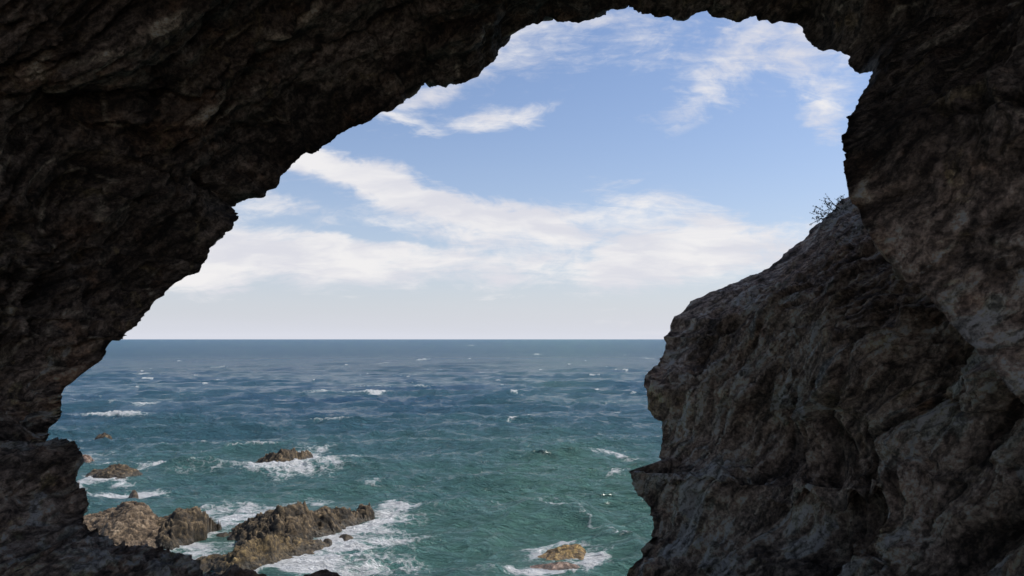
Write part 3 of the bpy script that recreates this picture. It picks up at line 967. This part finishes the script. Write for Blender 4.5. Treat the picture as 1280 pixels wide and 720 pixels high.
# ------------------------------------------------------------------ the sea
FOAM = [  # px, py, half-width px, half-height px, strength, tilt
 (405,578,38,7,1.1,4),(385,568,22,6,1.0,0),(345,588,48,5,.95,0),(300,584,34,4,.5,0),(445,575,26,6,.5,4),(370,592,60,7,.45,0),
 (212,581,26,5,.75,0),(240,590,30,4,.35,0),(112,552,20,3,1.0,0),(118,572,24,5,.5,0),(140,600,34,3.5,1.1,0),(102,604,14,7,1.0,0),(168,592,12,6,.9,0),(140,583,28,3,.6,0),
 (145,626,34,8,.95,0),(182,620,16,6,.95,0),(120,632,14,5,.5,0),(268,662,32,12,.95,-18),(235,688,46,10,.85,0),(288,646,18,8,.8,-20),(262,642,14,8,.7,0),
 (300,640,34,6,.45,0),(392,630,20,4.5,1.0,0),(330,640,20,5,.7,-20),(482,645,22,12,.85,-25),(448,668,46,8,1.1,-10),(470,656,34,7,.9,-20),(410,692,64,9,.95,-8),(350,712,50,7,1.0,-8),(380,706,30,6,1.0,0),
 (480,690,46,26,.46,0),(420,712,60,10,.5,0),(500,710,60,14,.38,0),(520,660,30,16,.30,0),(340,676,60,5,.5,0),(425,680,30,4,.9,0),(270,700,40,9,.6,0),
 (690,717,54,6,1.3,0),(742,702,14,12,1.2,0),(690,709,30,2.5,.9,0),(712,683,30,3.5,.85,0),(672,690,26,4,.6,-10),(625,708,24,5,.5,0),(700,696,44,9,.6,0),(755,716,20,8,.6,0),(600,716,40,6,.3,0),
 (765,571,32,3.0,1.0,4),(772,598,14,3.5,.9,0),(452,492,26,1.6,1.0,0),(470,493,10,1.4,1.0,0),(400,491,30,1.1,.6,0),(180,508,12,1.6,1.0,0),(176,468,9,1.2,.9,0),(268,460,8,1.0,.9,0),
 (600,502,5,1.2,.9,0),(640,528,6,1.2,.8,0),(672,443,5,1.0,.9,0),(530,449,7,1.0,.9,0),(480,454,5,1.0,.8,0),(586,432,6,.8,.7,0),(810,448,5,1.0,.8,0),(560,621,10,2.5,.6,0),
 (520,612,60,8,.22,0),(470,612,20,2.5,.6,-6),(455,606,14,2,.6,0),(600,640,90,10,.18,0),(690,645,40,2.0,.40,6),(735,655,36,2.0,.42,22),(775,674,24,2.0,.40,34),(660,520,4,1,.6,0),(752,545,5,1.2,.6,0),(770,518,6,1.2,.6,0)]


def build_sea():
    f = F
    d0, d1 = 30.5, 60000.0
    # columns: dense across the cave's mouth, coarse all round
    a_in = np.linspace(math.atan(-0.62), math.atan(0.27), 820)
    a_rest = np.linspace(a_in[-1], a_in[0] + 2 * math.pi, 60)[1:-1]
    A = np.concatenate([a_in, a_rest])
    dA = np.concatenate([np.full(820, a_in[1] - a_in[0]), np.full(58, 0.5)])
    w = np.linspace(1 / d0, 1 / 900.0, 560)
    R = np.concatenate([1 / w, np.geomspace(900, d1, 24)[1:]])
    R = np.concatenate([[0.5, 6, 13, 20, 25, 28, 29.5], R])
    nr, nc = len(R), len(A)
    X = (R[:, None] * np.tan(np.clip(A, -1.2, 1.2))[None, :])
    X = R[:, None] * np.sin(A)[None, :]
    Y = R[:, None] * np.cos(A)[None, :]
    dR = np.gradient(R)
    spc = np.maximum(dR[:, None] * np.ones((1, nc)), R[:, None] * dA[None, :])
    x = X.ravel(); y = Y.ravel(); sp = spc.ravel()
    P = np.stack([x, y, 0 * x], 1)
    rng = np.random.RandomState(12)
    # gustiness and warps
    wx = 1.6 * perlin(P * 0.055 + 3.0) + 0.5 * perlin(P * 0.21 + 8.0)
    wy = 2.6 * perlin(P * 0.055 + 13.0) + 0.8 * perlin(P * 0.19 + 18.0)
    xx = x + wx; yy = y + wy
    hz = np.zeros_like(x); dx = np.zeros_like(x); dy = np.zeros_like(x)
    for i in range(60):
        L = 0.55 * (20 / 0.55) ** (i / 59.0)
        th = radians(-90 + 14) + rng.normal() * (0.42 if L < 7 else 0.22)
        k = 2 * math.pi / L
        amp = 0.0170 * L ** 0.62 * (1.35 if 3.5 < L < 12 else 1.0)
        ph = rng.uniform(0, 2 * math.pi)
        att = sstep(L / sp, 1.4, 3.0)
        arg = k * (xx * math.cos(th) + yy * math.sin(th)) + ph
        s, c = np.sin(arg), np.cos(arg)
        hz += att * amp * s
        q = 0.85
        dx -= att * q * amp * math.cos(th) * -c
        dy -= att * q * amp * math.sin(th) * -c
    def crest(fx_, fy_, off):
        return 1 - np.abs(perlin(np.stack([xx * fx_, yy * fy_, 0 * x + off], 1))) * 2.2
    mid = 1 - sstep(sp, 3.0, 9.0)
    hz += (0.19 * crest(0.13, 0.24, 5.5) + 0.14 * crest(0.33, 0.60, 9.5)) * mid + 0.075 * crest(0.85, 1.45, 2.5) * (1 - sstep(sp, 0.7, 2.0))
    hz += 0.22 * crest(0.06, 0.07, 15.5) * sstep(np.hypot(x, y), 90, 250) * (1 - 0.7 * sstep(np.hypot(x, y), 300, 700))
    gust = 0.85 + 0.25 * perlin(P * 0.03 + 40)
    hz *= gust; dx *= gust; dy *= gust
    for (rx_, ry_, ra, rb) in ROCKS:
        e_ = np.exp(-(((x - rx_) / (ra + 0.3)) ** 2 + ((y - ry_) / (rb + 0.3)) ** 2) ** 2)
        hz *= 1 - 0.75 * e_; dx *= 1 - 0.7 * e_; dy *= 1 - 0.7 * e_
    dist = np.hypot(x, y)
    # photo position of each spot on the water
    pyv = HZ + F * H / np.maximum(y, 1)
    pxv = 640 + F * x / np.maximum(y, 1)
    front = y > 5
    # the green breaker right of the middle
    ridge_y = 645 + 0.0022 * (pxv - 690) ** 2 * np.where(pxv > 690, 1.7, 0.7)
    yc = H * F / (np.maximum(ridge_y, 470) - HZ)
    t = (y - yc)
    env = np.exp(-((pxv - 712) / 95) ** 2) * front
    hz += 0.55 * env * np.exp(-(t / np.where(t > 0, 2.2, 1.7)) ** 2)
    for (cx_, cy_, hw, am, wd) in [(520, 530, 130, .55, 3.2), (380, 512, 120, .50, 3.5), (660, 560, 120, .45, 2.4), (360, 608, 110, .30, 1.6), (730, 540, 90, .50, 2.6), (560, 640, 110, .42, 1.5), (600, 600, 140, .4, 1.8), (300, 505, 90, .3, 4)]:
        yc2 = H * F / (cy_ - HZ) + 1.2 * perlin(P * 0.08 + cx_)
        hz += am * np.exp(-((pxv - cx_) / hw) ** 2) * np.exp(-((y - yc2) / wd) ** 2) * front
    # foam, laid down in plan
    foam = np.zeros_like(x)
    wob = vecnoise(P * 0.35, 3, 6.0); wob2 = vecnoise(P * 1.1, 2, 26.0)
    fx = x + 0.7 * wob[:, 0] + 0.25 * wob2[:, 0]; fy = y + 1.1 * wob[:, 1] + 0.35 * wob2[:, 1]
    near = (x > -60) & (x < 60) & front
    for (px, py, hw, hh, st, tl) in FOAM:
        c = sea_pt(px, py)
        mx = hw / F * c[1]
        my = H * F / (py - hh - HZ) - c[1] if py - hh > HZ + 2 else c[1] * 0.1
        my = min(my, c[1] * 0.12)
        tl_s = math.tan(radians(tl)) * my / max(hh / F * c[1], 1e-3)
        u = (fx - c[0]) / mx
        v = (fy - c[1] + (fx - c[0]) * tl_s) / my
        r2 = u * u + v * v
        foam += st * np.exp(-r2 ** 1.2 * 0.9) * front
    patch = 0.65 + 0.5 * fbm(P * np.array([0.5, 0.9, 1]), 3, 0.6, 70)
    foam = foam * np.clip(patch, 0.25, 1.2)
    # crests that topple
    cap = (1 - env) * sstep(hz, 0.42, 0.75) * sstep(perlin(P * np.array([0.05, 0.09, 1]) + 90), 0.25, 0.65)
    foam = np.maximum(foam, cap * 0.7)
    # distant white horses
    wh = sstep(perlin(P * np.array([0.16, 0.10, 1]) + 190) + 0.35 * perlin(P * np.array([0.7, 0.5, 1]) + 90) + 0.35 * hz, 0.80, 0.98) * sstep(dist, 100, 160) * (1 - sstep(dist, 700, 1200))
    foam = np.maximum(foam, wh * 0.8)
    foam = np.clip(foam, 0, 1.3)
    calm = np.zeros_like(x)
    for (rx_, ry_, ra, rb) in ROCKS:
        calm = np.maximum(calm, np.exp(-(((x - rx_) / (ra + 0.1)) ** 2 + ((y - ry_) / (rb + 0.1)) ** 2) ** 2))
    hz += foam * (1 - 0.75 * calm) * (0.10 + 0.24 * np.clip(fbm(P * 1.6, 3, 0.6, 33), -0.5, 1)) * sstep(300 - dist, 0, 200)
    far = 1 - sstep(dist, 600, 1500)
    V = np.stack([x + dx * far, y + dy * far, hz * far], 1)
    shallow = 0.85 - sstep(dist, 34, 120) * 0.68
    shallow *= 1 - 0.35 * sstep(dist, 100, 500)
    shallow += 0.22 * perlin(P * 0.06 + 5) + 0.25 * env
    o = mesh_np("sea", V, grid_quads(nr, nc, True), M_SEA, dict(foam=foam, shallow=np.clip(shallow, 0, 1), dist=dist))
    # close the little hole straight below the cave
    o.location = (0, 0, -H)
    link(o)
    o['kind'] = 'structure'
    return o


build_sea()

# ------------------------------------------------------------------ dry shrub on the headland
def build_shrub():
    rnd = random.Random(5)
    root_w = ray(1054.0, 262.0) * 9.75
    e = bpy.data.objects.new("shrub", None)
    e.location = Vector([float(v) for v in root_w])
    link(e)
    e['label'] = 'small wiry dry shrub on the crest of the headland beside the pillar'
    e['category'] = 'shrub'
    leaves_v, leaves_f = [], []

    def tube(verts, faces, p0, p1, r0, r1):
        d = (p1 - p0).normalized()
        a = d.orthogonal().normalized(); b = d.cross(a)
        i = len(verts)
        for p, r in ((p0, r0), (p1, r1)):
            for k in range(4):
                an = k * math.pi / 2
                verts.append(p + a * r * math.cos(an) + b * r * math.sin(an))
        for k in range(4):
            faces.append((i + k, i + (k + 1) % 4, i + 4 + (k + 1) % 4, i + 4 + k))

    def grow(verts, faces, p, d, ln, r, depth):
        n = 3
        for s in range(n):
            d = (d + Vector((rnd.gauss(0, .22), rnd.gauss(0, .22), rnd.gauss(0, .2)))).normalized()
            q = p + d * ln / n
            tube(verts, faces, p, q, r, r * 0.85)
            p = q; r *= 0.85
            if depth > 0 and rnd.random() < 0.75:
                sd = (d + Vector((rnd.gauss(0, .7), rnd.gauss(0, .5), rnd.gauss(0, .6)))).normalized()
                grow(verts, faces, p, sd, ln * 0.6, r * 0.75, depth - 1)
            for _k in range(3 if depth <= 1 else 1):
                a = Vector((rnd.gauss(0, 1), rnd.gauss(0, 1), rnd.gauss(0, 1))).normalized()
                b = d.cross(a).normalized()
                i = len(leaves_v)
                L_, W_ = 0.019, 0.006
                leaves_v.extend([p, p + a * L_ * .5 + b * W_, p + a * L_, p + a * L_ * .5 - b * W_])
                leaves_f.append((i, i + 1, i + 2, i + 3))

    stems = [(-0.10, 0, 0.9, -.9, .5), (-0.02, 0, 0.1, -.4, .9), (0.02, 0, -.1, -.1, 1), (0.05, 0, -.2, .2, 1), (-0.05, 0, .1, -.8, .25), (-0.14, 0, -0.1, -1, -.1), (0.0, .05, .2, -.6, .7)]
    stems = stems + [(a_ + 0.03, b_ + 0.03, c_ + 0.2, d_ * 0.7, e_ * 0.9) for (a_, b_, c_, d_, e_) in stems]
    for (ox, oy, dy_, dx_, dz_) in stems:
        verts, faces = [], []
        slope = -0.6 * -ox
        grow(verts, faces, Vector((ox, oy, -0.04 + ox * 0.7)), Vector((dx_, dy_ * 0.3, dz_)).normalized(), rnd.uniform(.13, .22), 0.005, 2)
        me = bpy.data.meshes.new("branch")
        me.from_pydata([tuple(v) for v in verts], [], faces)
        me.materials.append(M_TWIG)
        link(bpy.data.objects.new("branch", me), e)
    me = bpy.data.meshes.new("foliage")
    me.from_pydata([tuple(v) for v in leaves_v], [], leaves_f)
    me.materials.append(M_LEAF)
    link(bpy.data.objects.new("foliage", me), e)
    return e


build_shrub()
